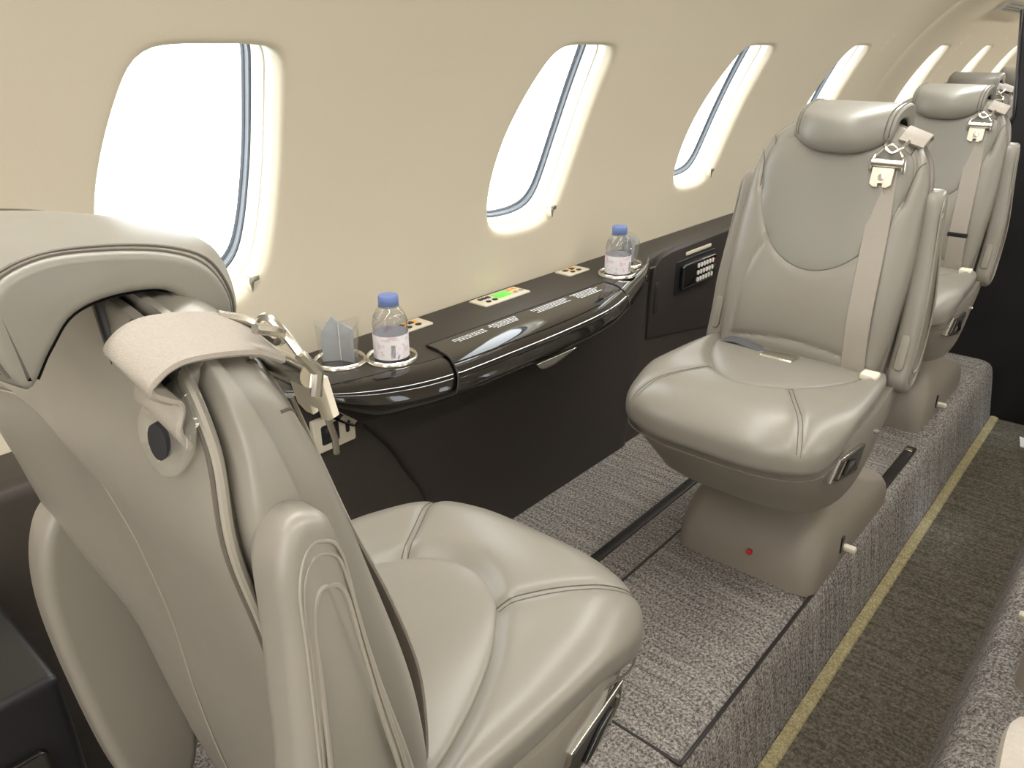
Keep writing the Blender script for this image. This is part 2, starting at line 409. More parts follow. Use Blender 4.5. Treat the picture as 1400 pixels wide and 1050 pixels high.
    for sg in (1, -1):
        lines.append([(p.x, p.y) for p in spline([(sg*.092, .243, 0), (sg*.112, .20, 0), (sg*.122, .14, 0), (sg*.126, .08, 0), (sg*.126, .02, 0)], 6)])
        lines.append([(p.x, p.y) for p in spline([(sg*.128, .330, 0), (sg*.135, .385, 0), (sg*.122, .43, 0)], 6)])
    lines.append([(p.x, p.y) for p in spline([(-.126, .045, 0), (-.06, .055, 0), (0, .058, 0), (.06, .055, 0), (.126, .045, 0)], 6)])
    def btop(rr, a, b):
        h = -.028+.046*sup(rr, 3.4)
        h += .008*math.exp(-((b-.14)/.10)**2)*sup(rr, 4)
        h -= .006*math.exp(-((b-.33)/.08)**2)*math.exp(-(a/.10)**2)
        h -= .004*(1-sstep(.95, 1.1, ud.r(a, b)))
        for q in lines:
            d = pdist(q, a, b)
            if d < .03: h -= .003*math.exp(-(d/.004)**2)+.0025*math.exp(-(d/.014)**2)
        return h
    back = mk(bd.mesh(MB(), btop, lambda rr, a, b: -.034, lambda a, b, h: B(a, b, h), 44), 'backrest', LEA)
    def bh(a, b): return btop(bd.r(a, b), a, b)
    mk(ud.mesh(MB(), lambda r, a, b: bh(a, b)-.003+.009*sup(r, 5), None, lambda a, b, h: B(a, b, h), 26), 'upper_pad', LEA2, back)
    # back shell (rear)
    so = [(0, .478), (.078, .472), (.118, .455), (.146, .424), (.160, .385), (.166, .31), (.167, .22), (.164, .12), (.161, .02), (.158, -.08), (.150, -.165), (.10, -.19), (0, -.19)]
    so = so+[(-a-(.040 if gx else 0)*sstep(.08, .22, b)*(1-sstep(.42, .46, b)), b) for a, b in so[-2:0:-1]]
    sd = Dome(so, (0, .15))
    def depth(b): return sinterp([(-.1, .054), (0, .052), (.10, .045), (.19, .038), (.28, .036), (.35, .034), (.41, .017), (.46, .006)], b)
    def rear(rr, a, b): return -.030-depth(b)*sup(rr, 9.0)-(.018 if gx else 0)*sstep(.07, .17, -a)*sstep(.08, .24, b)*(1-sstep(.40, .46, b))*sup(rr, 9.0)
    shell = mk(sd.mesh(MB(), lambda rr, a, b: -.030-.045*(1-sstep(-.07, .02, b)), lambda rr, a, b: min(rear(rr, a, b), -.030-.045*(1-sstep(-.07, .02, b))-.004), lambda a, b, h: B(a, b, h), 44), 'back_shell', LEA)
    shd = [(0, .474), (.07, .469), (.110, .448), (.137, .412), (.146, .37), (.147, .30), (.138, .20), (.115, .10), (.085, .0), (.060, -.12), (.01, -.145), (-.030, -.12), (-.036, 0), (-.032, .077), (-.024, .14), (-.009, .21), (-.002, .26), (.001, .30), (-.007, .335), (-.034, .359), (-.078, .372), (-.122, .378), (-.142, .395), (-.132, .42), (-.110, .448), (-.07, .469)]
    sh_ = Dome(shd, (.045, .33), 8)
    def pz(r, a, b): return rear(sd.r(a, b), a, b)-.008*sup(r, 14)-.005*sup(r, 2.0) if r < 1 else 0
    def rz(a, b): return min(rear(sd.r(a, b), a, b), pz(sh_.r(a, b), a, b))
    RP = lambda a, b, d=0: B(a, b, rz(a, b)-d)
    mk(sh_.mesh(MB(), lambda r, a, b: pz(min(r, .9999), a, b)+(.0015 if r > .995 else 0), None, lambda a, b, h: B(a, b, h), 34), 'rear_panel', LEA, shell)
    AL_ = [(-.150, .372), (-.122, .375), (-.078, .371), (-.032, .358), (-.003, .333), (.003, .30), (.0, .26), (-.008, .21), (-.023, .14), (-.031, .077), (-.035, .0), (-.030, -.10)]
    AR_ = [(.085, .462), (.110, .448), (.137, .412), (.146, .37), (.147, .30), (.138, .20), (.115, .10)]
    for Q_, sgn in ((AL_, 1), (AR_, -1)):
        Q_ = [(p.x, p.y) for p in spline([(a, b, 0) for a, b in Q_], 6)]
        hq = lambda a, b, d: B(a, b, rear(min(.985, sd.r(a, b)), a, b)-d)
        mk(tube(MB(), [hq(a, b, .0075) for a, b in Q_], .0030, False, 8), 'edge_piping', PIP, shell)
        mk(tube(MB(), [hq(a+sgn*.0052, b+.0015, .0090) for a, b in Q_], .0016, False, 6), 'edge_seam', THR, shell)
    for sg in (-1, 1):
        for t0 in (.436, .408):
            a0 = next((.10+.001*k for k in range(90) if bd.r(.10+.001*k, t0) > .997), .15)
            P = []
            for k in range(11):
                q = .994-.10*k/10; a, b = a0*q, .22+(t0-.22)*q-.05*(k/10)**4
                P.append(B(sg*a, b, bh(a, b)+.0002))
            mk(tube(MB(), P, .0011, ns=5), 'side_seam', THR, back)
    # headrest: a hooked pad draped over the top of the backrest
    HC = [(-.058, .826), (-.050, .848), (-.055, .880), (-.074, .894), (-.110, .904), (-.152, .907), (-.188, .904), (-.212, .888), (-.215, .866), (-.206, .846),
          (-.192, .856), (-.175, .878), (-.150, .885), (-.122, .883), (-.104, .873), (-.092, .853), (-.085, .834), (-.072, .824)]
    HE = [(-.087, .845), (-.083, .864), (-.094, .886), (-.116, .898), (-.150, .905), (-.180, .906), (-.202, .896), (-.208, .872), (-.198, .845),
          (-.184, .861), (-.170, .876), (-.150, .881), (-.124, .879), (-.112, .871), (-.105, .857), (-.102, .847)]
    def resample(P, idx, n1, n2):
        # P closed control polygon; idx = control index of the lip tip; equal arc samples on both halves
        N = len(P); sp = [(p.x, p.y) for p in spline([(a, b, 0) for a, b in P], 10, True)]
        def arc(Q, n):
            L = [0]
            for a, b in zip(Q, Q[1:]): L.append(L[-1]+math.hypot(b[0]-a[0], b[1]-a[1]))
            out = []
            for k in range(n):
                t = L[-1]*k/n; j = max(i for i in range(len(L)) if L[i] <= t+1e-12); j = min(j, len(Q)-2)
                q = (t-L[j])/((L[j+1]-L[j]) or 1); out.append((Q[j][0]+(Q[j+1][0]-Q[j][0])*q, Q[j][1]+(Q[j+1][1]-Q[j][1])*q))
            return out
        return arc(sp[:idx*10+1], n1)+arc(sp[idx*10:]+[sp[0]], n2)
    PC = resample(HC, 9, 44, 40); PE = resample(HE, 8, 44, 40)
    NW = 36; hw = .088; rings = []
    def hring(sw, insx=0.0, w=None):
        q = abs(sw)**2.6; R_ = [(a+(c-a)*q, b+(d-b)*q) for (a, b), (c, d) in zip(PC, PE)]
        if insx:
            n = len(R_); Q = []
            for i in range(n):
                a, b = R_[i-1], R_[(i+1) % n]; tx, ty = b[0]-a[0], b[1]-a[1]; L = math.hypot(tx, ty) or 1
                Q.append((R_[i][0]+ty/L*insx, R_[i][1]-tx/L*insx))
            R_ = Q
        return [(a, w if w is not None else sw*hw, b) for a, b in R_]
    BV = .0055
    for sg in (-1, 1):
        E = [hring(sg, -BV*(1-math.sin(PI/2*k/4)), sg*(hw-BV+BV*math.cos(PI/2*k/4))) for k in range(0, 4)]
        if sg == -1: rings += E
        else: rings += [hring(-1+2*i/NW, 0, (-1+2*i/NW)*(hw-BV)) for i in range(NW+1)]+E[::-1]
    hd = mk(loft(MB(), rings), 'headrest', LEA2, angle=70)
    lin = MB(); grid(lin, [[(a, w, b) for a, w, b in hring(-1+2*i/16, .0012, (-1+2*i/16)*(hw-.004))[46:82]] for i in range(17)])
    mk(lin, 'headrest_gap_shade', DARKGAP, hd)  # dark sheet standing in for the shade inside the headrest hook
    for w in (-.045, .045):
        mk(tube(MB(), [(-.130, w, .80), (-.138, w, .888)], .008, ns=12), 'headrest_post', BLK, hd)
    # double stitched seam round the outer edge of the aisle-side and window-side ends
    for sg in (-1, 1):
        mb = MB()
        for d in (.0005, -.0065):
            w = sg*(hw-BV-max(0, -d)); R_ = hring(sg*w*sg/(hw-BV), .0004, w); tube(mb, R_[2:43], .0011, ns=6)
        mk(mb, 'seam', THR, hd)
    # armrests folded up beside the backrest
    for sg in (1, -1):
        lo = 1 if gx else 0
        A = [(-.112, .770), (-.097, .755), (-.089, .70), (-.079, .63), (-.066, .56), (-.053, .48), (-.042, .43-.04*lo), (-.060, .405-.13*lo), (-.100, .400-.145*lo), (-.130, .425-.12*lo), (-.147, .475-.05*lo), (-.154, .55), (-.146, .63), (-.139, .70), (-.136, .745), (-.126, .768)]
        if gx and sg < 0: A = [(a+.035*sstep(.60, .72, b), b-.065*sstep(.60, .77, b)) for a, b in A]
        A = [(a, b+at*sstep(.5, .79, b)) for a, b in A]
        P = [(p.x, p.y) for p in spline([(a, b, 0) for a, b in A], 8, True)]
        fa = lambda u, z, w: (u, sg*(w-.016*sstep(.52, .77, z)), z)
        arm = mk(prism(MB(), P, .165, .203, .011, fa, 5), 'armrest', LEA)
        cen = (sum(p[0] for p in P)/len(P), sum(p[1] for p in P)/len(P))
        mb = MB()
        for k_, rr in ((.74, .0018), (.84, .0011), (.88, .0011)):
            tube(mb, [fa(cen[0]+(a-cen[0])*(k_-.12), cen[1]+(b-cen[1])*(k_+.04), .2028) for a, b in P], rr, True, 6)
        mk(mb, 'piping', PIP, arm)
        mk(prism(MB(), rrect(.018, .066, .008, 5, (.184, .486)), 0, .012, .003, lambda a, b, h, sg=sg: (-.056-(b-.48)*.24+h-.004, sg*a, b)), 'hinge_cover', PLA, arm)
    # shoulder belt, aisle side
    hu = .0035
    P = []
    for t, w in ((.385, .091), (.34, .096), (.28, .102), (.20, .108), (.12, .113), (.05, .117), (.008, .119)):
        P.append(Vector(B(w, t, max(bh(w, t), bh(w-.012, t), bh(w+.012, t))+.004+gx*min(1, t/.05))))
    P = spline(P, 6)
    strap = mk(ribbon(MB(), P, (0, .021, 0), .003), 'shoulder_strap', WEB)
    bx = lambda w0, w1, t0, t1, h0, h1, bev=.002: boxpts(MB(), w0, w1, t0, t1, h0, h1, bev, lambda a, b, h: B(a, b, bh(.09, .40)+h))
    # buckle hanging from the webbing loop
    def K(w, t, h): return B(w, t, max(h, bh(w, min(t, .43))+.006)+gx)
    bk = MB()
    if gx: cc = [(.120, .430, .004), (.120, .416, .008), (.120, .392, .019)]
    else: cc = [(.098, .414, .016), (.094, .398, .018), (.090, .378, .018)]
    (w0, t0, h0), (w1, t1, h1), (w2, t2, h2) = cc
    tube(bk, [K(w1-.026, t1, h1), K(w1+.026, t1, h1)], .0078, ns=16); mk(bk, 'buckle_bar', MET, strap)
    for q in (-.027, .027):
        mk(tube(MB(), [K(w1+q, t1-.013, h1-.002), K(w1+q, t1, h1+.004), K(w1+q*.9, t1+.014, h1-.002)], .0036, ns=8), 'buckle_cheek', MET, strap)
    mk(tube(MB(), spline([K(w1-.022, t1+.012, h1), K(w1-.010, t1+.026, h1), K(w1, t1+.031, h1), K(w1+.010, t1+.026, h1), K(w1+.022, t1+.012, h1)], 4), .0026, ns=8), 'buckle_wire', MET, strap)
    mk(tube(MB(), spline([B(w0-.018, t0+.024, h0-.012), B(w0-.014, t0+.012, h0+.004), B(w0, t0+.001, h0+.008), B(w0+.014, t0+.012, h0+.004), B(w0+.018, t0+.024, h0-.012)], 5), .0030, ns=8), 'belt_hook', MET, strap)
    def tg(a, b, h): return K(w2+a, t2+b, h2+h)
    mk(prism(MB(), [(-.018, .012), (-.018, -.016), (-.011, -.021), (-.004, -.021), (-.004, -.014), (.004, -.014), (.004, -.021), (.011, -.021), (.018, -.016), (.018, .012)][::-1], -.001, .004, .001, tg), 'belt_tongue', CREAM, strap)
    mk(prism(MB(), [(.006*math.cos(2*PI*k/16), -.004+.006*math.sin(2*PI*k/16)) for k in range(16)], .003, .0048, .0004, tg), 'tongue_button', MET, strap)
    if gx: mk(tube(MB(), [tg(.006, -.018, .002), tg(.004, -.040, .004), tg(.002, -.052, .003)], .0022, ns=8), 'tongue_pin', MET, strap)
    # webbing flap over the shoulder to the guide in the shell
    fl = [B(.119, .434, .004), B(.120, .441, -.003), B(.121, .450, -.014), B(.120, .459, -.034), B(.118, .463, -.050), B(.117, .461, -.062), B(.115, .454, -.068), RP(.113, .439, .011), RP(.112, .424, .010), RP(.110, .412, .002)]
    fl = spline(fl, 6)
    mk(ribbon(MB(), fl, [Vector((.0, .021, -.007))]*len(fl), .004), 'webbing', WEB, strap)
    # clear grommet
    gp = spline([(.112, .457, 0), (.124, .453, 0), (.130, .443, 0), (.127, .434, 0), (.132, .424, 0), (.134, .408, 0), (.122, .392, 0), (.106, .389, 0), (.091, .398, 0), (.088, .414, 0), (.097, .429, 0), (.094, .440, 0), (.101, .453, 0)], 5, True)
    gpts = [(p.x, p.y) for p in gp]
    mk(prism(MB(), gpts, .004, .0105, .0025, lambda a, b, d: RP(a, b, d)), 'belt_guide', SOFTP, shell)
    mb = MB()
    gs = lambda cx_, cy_, rx, ry: mk(prism(MB(), [(cx_+rx*math.cos(t), cy_+ry*math.sin(t)) for t in [2*PI*k/20 for k in range(20)]], .008, .0115, 0, lambda a, b, d: RP(a, b, d)), 'guide_slot', DARKGAP, shell)
    gs(.110, .409, .009, .010); gs(.111, .444, .007, .008)
    # lap belt
    lp = spline([(.005, -.135, .452), (.02, -.10, .462), (.035, -.05, .460), (.05, -.02, .457)], 5)
    lap = mk(ribbon(MB(), lp, (.016, .004, .0), .003), 'lap_belt', WEBD)
    mk(boxpts(MB(), .030, .070, -.035, .030, .452, .466, .005), 'buckle', MET, lap)
    if not gx: mk(boxpts(MB(), .004, .030, .140, .170, .448, .462, .004), 'anchor', CREAM, lap)
    return root

far = make_seat('cabin_seat', 1)
near = make_seat('cabin_seat', -1, 0, .003)
YS = .499
far.location = (1.405, YS, 0); far.rotation_euler.z = PI
near.location = (.300, .497, 0); near.rotation_euler.z = math.radians(2)
G = 'beige leather cabin seats'
tag(near, 'beige leather seat nearest the camera, seen from behind at the left edge', 'airplane seat', G)
tag(far, 'beige leather seat facing the camera beside the phone panel, at the end of the console', 'airplane seat', G)
scan()
def put(proto, x, y, rz, label):
    o = copy_tree(proto); o.location = (x, y, 0); o.rotation_euler.z = rz; tag(o, label, 'airplane seat', G); return o
s2 = put(far, 2.30, .54, PI, 'beige leather seat directly behind the full facing seat, black band on its shoulder belt')
_b = Vector((-.12*math.sin(AL)+.025*math.cos(AL), .113, .42+.12*math.cos(AL)+.025*math.sin(AL)))
mb = MB(); boxpts(mb, -.004, .004, -.024, .024, -.006, .006, .002); mb.v = [tuple(_b+Vector(q)) for q in mb.v]
mb.build('belt_keeper', BLK, next(o for o in bpy.data.objects if o.parent == s2 and o.name.startswith('shoulder_strap')))
put(far, 3.46, .73, PI, 'beige leather seat third in the row, only its headrest edge showing')
put(far, 4.45, .74, PI, 'beige leather seat farthest down the cabin, headrest just showing beside the dark partition')
put(near, 1.405, -.148, PI, 'beige leather seat across the aisle, only its pedestal showing at the right edge')
put(far, .284, -.143, 0, 'beige leather seat across the aisle, only its cushion front showing at the bottom right corner')

# ------------------------------------------------------------------ fuselage wall with windows
CY, CZ, R0 = .2, .45, .91
def cyl(x, a, d=0, side=1):
    "x along the cabin, a arc length above the waist, d outwards"
    ph = a/R0; r = R0+d
    return (x, CY+side*r*math.cos(ph), CZ+r*math.sin(ph))
AC, AH, WH = R0*math.radians(23.9), .203, .131
WX = [.53, 1.30, 2.065, 2.835, 3.87, 4.70, 5.45, 6.2]
X0, X1 = -1.3, 7.0
def sel(n, ex=3.0, sc=1.0, dx=0, ring=None):
    out = []
    half = [(0, .996), (.05, .9955), (.080, .990), (.098, .972), (.110, .935), (.121, .885), (.129, .83), (.131, .77), (.127, .715), (.115, .670), (.09, .643), (.05, .631), (0, .628)]
    P = half+[(-a, b) for a, b in half[-2:0:-1]]
    P = [(p.x, R0*math.asin((p.y-CZ)/R0)-AC) for p in spline([(a, b, 0) for a, b in P[::-1]], 12, True)]
    P.append(P[0]); L = [0]
    for a, b in zip(P, P[1:]): L.append(L[-1]+math.hypot(b[0]-a[0], b[1]-a[1]))
    j = 0
    for k in range(n):
        t = L[-1]*k/n
        while L[j+1] < t: j += 1
        q = (t-L[j])/(L[j+1]-L[j]); out.append((sc*(P[j][0]+(P[j+1][0]-P[j][0])*q), sc*(P[j][1]+(P[j+1][1]-P[j][1])*q)))
    return out
NS = 96
def square(n, hw, hh):
    out = []
    for a, b in sel(n):
        m_ = max(abs(a)/hw, abs(b)/hh); out.append((a/m_, b/m_))
    for cx_, cy_ in ((1, 1), (1, -1), (-1, 1), (-1, -1)):      # snap the nearest point to each corner
        i = min(range(n), key=lambda k: math.hypot(out[k][0]-cx_*hw, out[k][1]-cy_*hh)); out[i] = (cx_*hw, cy_*hh)
    return out
def make_wall(side, wx, name):
    mb = MB(); hw, hh = .21, .275
    a0, a1 = -.75, AC+hh
    cuts = sorted(wx); xs = [X0]
    def patch(xa, xb, aa, ab):
        nx = max(1, int((xb-xa)/.06)); na = max(2, int((ab-aa)/.03))
        grid(mb, [[cyl(xa+(xb-xa)*i/nx, aa+(ab-aa)*j/na, 0, side) for j in range(na+1)] for i in range(nx+1)])
    x = X0
    for c in cuts:
        patch(x, c-hw, a0, a1); patch(c-hw, c+hw, a0, AC-hh)
        sq = square(NS, hw, hh); rings = [sq]
        op = sel(NS)
        for k in range(1, 6):
            q = k/6; rings.append([(s_[0]+(o[0]*1.10-s_[0])*q, s_[1]+(o[1]*1.08-s_[1])*q) for s_, o in zip(sq, op)])
        R_ = [[cyl(c+p, AC+q, 0, side) for p, q in r] for r in rings]
        for scx, d in ((1.10, 0), (1.06, .0008), (1.035, .003), (1.018, .007), (1.006, .013), (1.0, .020)):
            R_.append([cyl(c+p*scx, AC+q*(1+(scx-1)*.8), d, side) for p, q in op])
        grid(mb, R_, cu=True); x = c+hw
    patch(x, X1, a0, a1)
    for c in cuts:
        for xx in (c-hw, c+hw): grid(mb, [[cyl(x_, a0+(AC+hh+.02-a0)*j/50, .003, side) for j in range(51)] for x_ in (xx-.012, xx+.012)])
        for aa in (AC-hh, AC+hh): grid(mb, [[cyl(c-hw+2*hw*i/20, a_, .003, side) for a_ in (aa-.012, aa+.012)] for i in range(21)])
    o = mb.build(name, WALL); return struct(o)
make_wall(1, WX, 'wall_left')
RWX = [-.235, .53, 1.30, 2.065, 2.835, 3.87]
make_wall(-1, RWX, 'wall_right')
mb = MB(); a1 = AC+.275; aT = R0*PI-a1
grid(mb, [[cyl(X0+(X1-X0)*i/40, a1+(aT-a1)*j/60) for j in range(61)] for i in range(41)])
struct(mb.build('ceiling', WALL))
for nm, xx in (('wall_rear', X0), ('wall_front', X1)):
    mb = MB(); prism(mb, [(CY+R0*math.cos(2*PI*k/64), CZ+R0*math.sin(2*PI*k/64)) for k in range(64)], xx-.01, xx+.01, 0, lambda a, b, h: (h, a, b))
    struct(mb.build(nm, WALL))
# cabin frame step beyond the fourth window: slightly narrower section
mb = MB()
grid(mb, [[cyl(x, -.3+1.75*j/60, d) for j in range(61)] for x, d in ((3.335, .002), (3.345, -.006), (3.365, -.011), (3.40, -.012), (3.60, -.012), (3.615, .001))])
struct(mb.build('trim_1', WALL))

def make_window(i, c, side):
    n = NS; op = sel(n)
    root = empty('window_%d' % i, cyl(c, AC, 0, side)); struct(root)
    o3 = Vector(root.location)
    def rg(sc, d, dx=0):
        sc = 1-(1-sc)*.72; d = .0185+(d-.0185)*.5
        return [tuple(Vector(cyl(c+p*sc+dx, AC+q*sc, d, side))-o3) for p, q in op]
    mb = MB(); grid(mb, [rg(1.0, .0185), rg(.990, .028), rg(.982, .045), rg(.978, .056)], cu=True)
    mb.build('window_surround', WHITE, root)
    mb = MB(); grid(mb, [rg(.979, .055), rg(.960, .0565), rg(.955, .060), rg(.948, .085)], cu=True)
    mb.build('shade_guide', SHADE, root)
    mb = MB(); grid(mb, [rg(.949, .084), rg(.945, .084), rg(.940, .087), rg(.938, .112)], cu=True)
    mb.build('inner_reveal', WHITE, root)
    mb = MB(); grid(mb, [rg(.939, .111), rg(.930, .111), rg(.929, .118)], cu=True)
    grid(mb, [rg(.880, .128), rg(.872, .132), rg(.868, .140)], cu=True)
    mb.build('gasket', SEALD, root)
    mb = MB(); grid(mb, [rg(.930, .114), rg(.910, .116), rg(.900, .124), rg(.880, .132)], cu=True)
    mb.build('seal', SEAL, root)
    mb = MB(); r1, r2 = rg(.871, .134), rg(.871, .138); loft(mb, [r1, r2]); mb.build('pane', PANE, root)
    mb = MB(); pc = Vector(cyl(c+.098, AC-.165, .004, side))-o3
    prism(mb, [(-.010, .004), (.008, .004), (.008, -.004), (-.002, -.006), (-.007, -.022), (-.011, -.006)][::-1], .0, .016, .0015, lambda a, b, h: (pc.x+a, pc.y-side*.010+side*h, pc.z+b))
    mb.build('shade_pull', MET, root, angle=30)
for i, c in enumerate(WX): make_window(i+1, c, 1)
for i, c in enumerate(RWX): make_window(i+9, c, -1)

# ------------------------------------------------------------------ floor
EY = .345; RY = .055
def platform(name, edge, foot, outer, sg):
    prof = [(outer, 0), (edge+sg*.050, 0), (edge+sg*.030, -.0015), (edge+sg*.014, -.007), (edge+sg*.004, -.017), (edge-sg*.002, -.032), (edge-sg*.007, -.055), (foot+sg*.002, -.196), (foot, -.205)]
    mb = MB(); n = 30
    grid(mb, [[(X0+(X1-X0)*i/n, y, z) for y, z in prof] for i in range(n+1)]); return struct(mb.build(name, CAR, angle=60))
platform('floor', EY, .313, 1.02, 1)
platform('floor', RY, RY+.03, -.62, -1)
mb = MB(); grid(mb, [[(X0, .05, -.2), (X0, .35, -.2)], [(X1, .05, -.2), (X1, .35, -.2)]]); struct(mb.build('floor', CARA))
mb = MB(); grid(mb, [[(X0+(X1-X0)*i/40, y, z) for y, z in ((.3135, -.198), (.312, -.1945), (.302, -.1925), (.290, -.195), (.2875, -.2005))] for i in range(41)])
struct(mb.build('trim_2', CARE))  # aisle carpet edge, its low glow carried by colour alone
def strip(name, x0, x1, y0, y1, z0, z1, m, bev=.002):
    mb = MB(); boxpts(mb, x0, x1, y0, y1, z0, z1, bev); return struct(mb.build(name, m))
strip('trim_3', -1, 6.5, .733, .752, -.01, .004, RAIL)
strip('trim_3', -1, 6.5, .7535, .759, -.01, .0015, BLK, .0005)
for y in (.3525, .662): strip('trim_4', .80, 1.36, y-.003, y+.003, -.004, .0015, RAIL, .0005)
strip('trim_5', .798, .803, 352e-3, .64, -.004, .0015, RAIL, .0005)
strip('trim_6', 1.80, 2.10, .366, .392, -.005, .006, RAIL)
strip('trim_6', 2.06, 2.075, .370, .388, .004, .012, MET)

# ------------------------------------------------------------------ lower side panel and ledge
mb = MB()
prof = [(1.112, .497), (1.104, .500), (1.030, .500), (1.012, .498), (1.006, .492), (1.004, .480), (1.000, .40), (.992, .2), (.985, -.01)]
grid(mb, [[(X0+(X1-X0)*i/40, y, z) for y, z in prof] for i in range(41)])
struct(mb.build('trim_7', VIN2, angle=50))

con = empty('side_console', (1.16, .98, 0))
tag(con, 'dark brown side console with glossy bowed lid, running between the two seats under the windows', 'console')
CO = Vector(con.location)
cx = lambda x, y, z: (x-CO.x, y-CO.y, z)
FY = [(.60, .990), (.637, .950), (.712, .897), (.804, .860), (.90, .846), (1.0, .841), (1.16, .838), (1.30, .846), (1.42, .876), (1.50, .903), (1.586, .936), (1.66, .975), (1.70, .995)]
yf = lambda x: sinterp(FY, x)
def lip_prof(x, o=0.0):
    y = yf(x); k = max(0.12, min(1, (.99-y)/.12))
    P = [(y+.085*k, .5015), (y+.05*k, .5005), (y+.03*k, .4965), (y+.012*k, .487), (y+.003*k, .473), (y, .462), (y+.006*k, .452), (y+.022*k, .442-.004*k), (y+.055*k, .430-.010*k), (y+.10*k, .420-.020*k), (.978, .418-.024*k)]
    kz = max(.22, min(1, k*1.25)); P = [(a, .5-(.5-b)*kz if b < .5 else b) for a, b in P]
    P = [(p.x, p.y) for p in spline([(a, b, 0) for a, b in P], 3)]
    if o:
        Q = []
        for i in range(len(P)):
            a, b = P[max(i-1, 0)], P[min(i+1, len(P)-1)]; tx, ty = b[0]-a[0], b[1]-a[1]; L = math.hypot(tx, ty) or 1
            Q.append((P[i][0]+ty/L*o, P[i][1]-tx/L*o))
        P = Q
    return P
# top slab of the console, dark satin
mb = MB(); N = 60; rows = []
for i in range(N+1):
    x = .625+(1.695-.625)*i/N; y1 = lip_prof(x)[2][0]
    rows.append([cx(x, yy, .5016) for yy in [1.10+(y1-1.10)*j/10 for j in range(11)]])
grid(mb, rows); mb.build('top', VIN2, con, xf=None)
mb = MB(); grid(mb, [[cx(.605+(1.70-.605)*i/90, y, z) for y, z in lip_prof(.605+(1.70-.605)*i/90)] for i in range(91)])
mb.build('glossy_rim', GLOSS, con, angle=60)
# front face with its knee arch at the near end
ARC = [(.0, .905), (.10, .892), (.19, .872), (.25, .838), (.32, .800), (.374, .757), (.42, .715), (.455, .668), (.49, .62)]
mb = MB(); rows = []
for j in range(41):
    z = -.005+.455*j/40; xl = sinterp(ARC, max(0, z)); xr = 1.612+.055*(max(0, z)/.40)
    row = [cx(xl+.004, 1.02, z), cx(xl, .992, z), cx(xl+.006, .982, z)]
    row += [cx(xl+.02+(xr-xl-.03)*i/20, .978, z) for i in range(21)]+[cx(xr, .982, z), cx(xr+.004, .992, z), cx(xr+.004, 1.02, z)]
    rows.append(row)
grid(mb, rows); mb.build('front_face', VIN, con, angle=60)
# folding-table lid
mb = MB(); rows = []
x0, x1 = .885, 1.432
nL = 26
for i in range(61):
    x = x0+(x1-x0)*i/60
    P = lip_prof(x, .0035)[:16]; y_back = .968-.012*(x-x0)/(x1-x0)
    P = [(y_back, .5015), (y_back-.001, .505)]+[(min(a, y_back-.004), b) for a, b in P]
    Q = lip_prof(x, -.001)
    P += [Q[15]]
    rows.append([cx(x, y, z) for y, z in P])
# slanted ends: near end shifts towards the camera at the front edge
for r in rows:
    for k, p in enumerate(r):
        q = k/(len(r)-1)
        xx = p[0]+CO.x; u_ = (xx-x0)/(x1-x0)
        r[k] = (p[0]-.055*q*(1-u_)-.015*q*u_, p[1], p[2])
lid = grid(mb, rows).build('table_lid', GLOSS, con, angle=60)
mb = MB()
for e in (0, -1): tube(mb, [Vector(p)+Vector((0, 0, .0004)) for p in rows[e][1:]], .0016, ns=6)
tube(mb, [Vector(r[1]) for r in rows], .0012, ns=6)
mb.build('lid_gap', BLK, lid)
# groove highlight lines along the lid front
mb = MB()
for k in (8, 12): tube(mb, [Vector(r[k])+Vector((0, -.0004, 0)) for r in rows], .0018, ns=6)
mb.build('lid_ridge', GLOSS, lid)
# instruction print: tiny rows of unreadable type
mb = MB()
def print_block(xa, xb, nl, ya):
    for l in range(nl):
        y = ya-.0062*l; x = xa+random.random()*.012; e = xb-random.random()*.02
        while x < e:
            w = random.uniform(.003, .010); mb.add([cx(x, y, .5056), cx(min(x+w, e), y, .5056), cx(min(x+w, e), y-.0036, .5056), cx(x, y-.0036, .5056)], [(0, 1, 2, 3)]); x += w+.0018
print_block(.925, 1.015, 3, .948); print_block(1.025, 1.115, 4, .952); print_block(1.155, 1.275, 4, .950); print_block(1.285, 1.385, 5, .949)
mb.build('instruction_print', PRINT, lid, smooth=False)
# lid latch
mb = MB(); xa, xb = 1.035, 1.155
P = [(xa+(xb-xa)*k/12, 0) for k in range(13)]+[(xb-(xb-xa)*k/12, -.030*math.sin(PI*k/12)**.8) for k in range(1, 12)]
prism(mb, P, 0, .006, .002, lambda a, b, h: cx(a, yf(a)-.004-h+.7*max(0, -b), .456+b))
mb.build('latch', MET, con)
mb = MB(); P = [(1.0+.07*k/8, 0) for k in range(9)]+[(1.07-.07*k/8, .012*math.sin(PI*k/8)) for k in range(1, 8)]
# cup holders
def cup(x, y):
    mb = MB(); n = 36
    prof = [(.0395, .0020), (.0410, .0060), (.0432, .0075), (.0452, .0055), (.0462, .0010)]
    rows = [[cx(x+r*math.cos(2*PI*k/n), y+r*math.sin(2*PI*k/n), .5016+z) for k in range(n)] for r, z in prof]
    grid(mb, rows, cu=True); h = mb.build('cup_holder', MET, con)
    mb = MB(); lathe(mb, [(.0405, .0030), (.0385, .0026), (.0370, .0020), (.002, .0016)], cx(x, y, .5010), 36); mb.build('well', BLKG, h)
CUPS = [(.737, 1.028), (.806, .972), (1.514, .975), (1.598, 1.012)]
for c in CUPS: cup(*c)
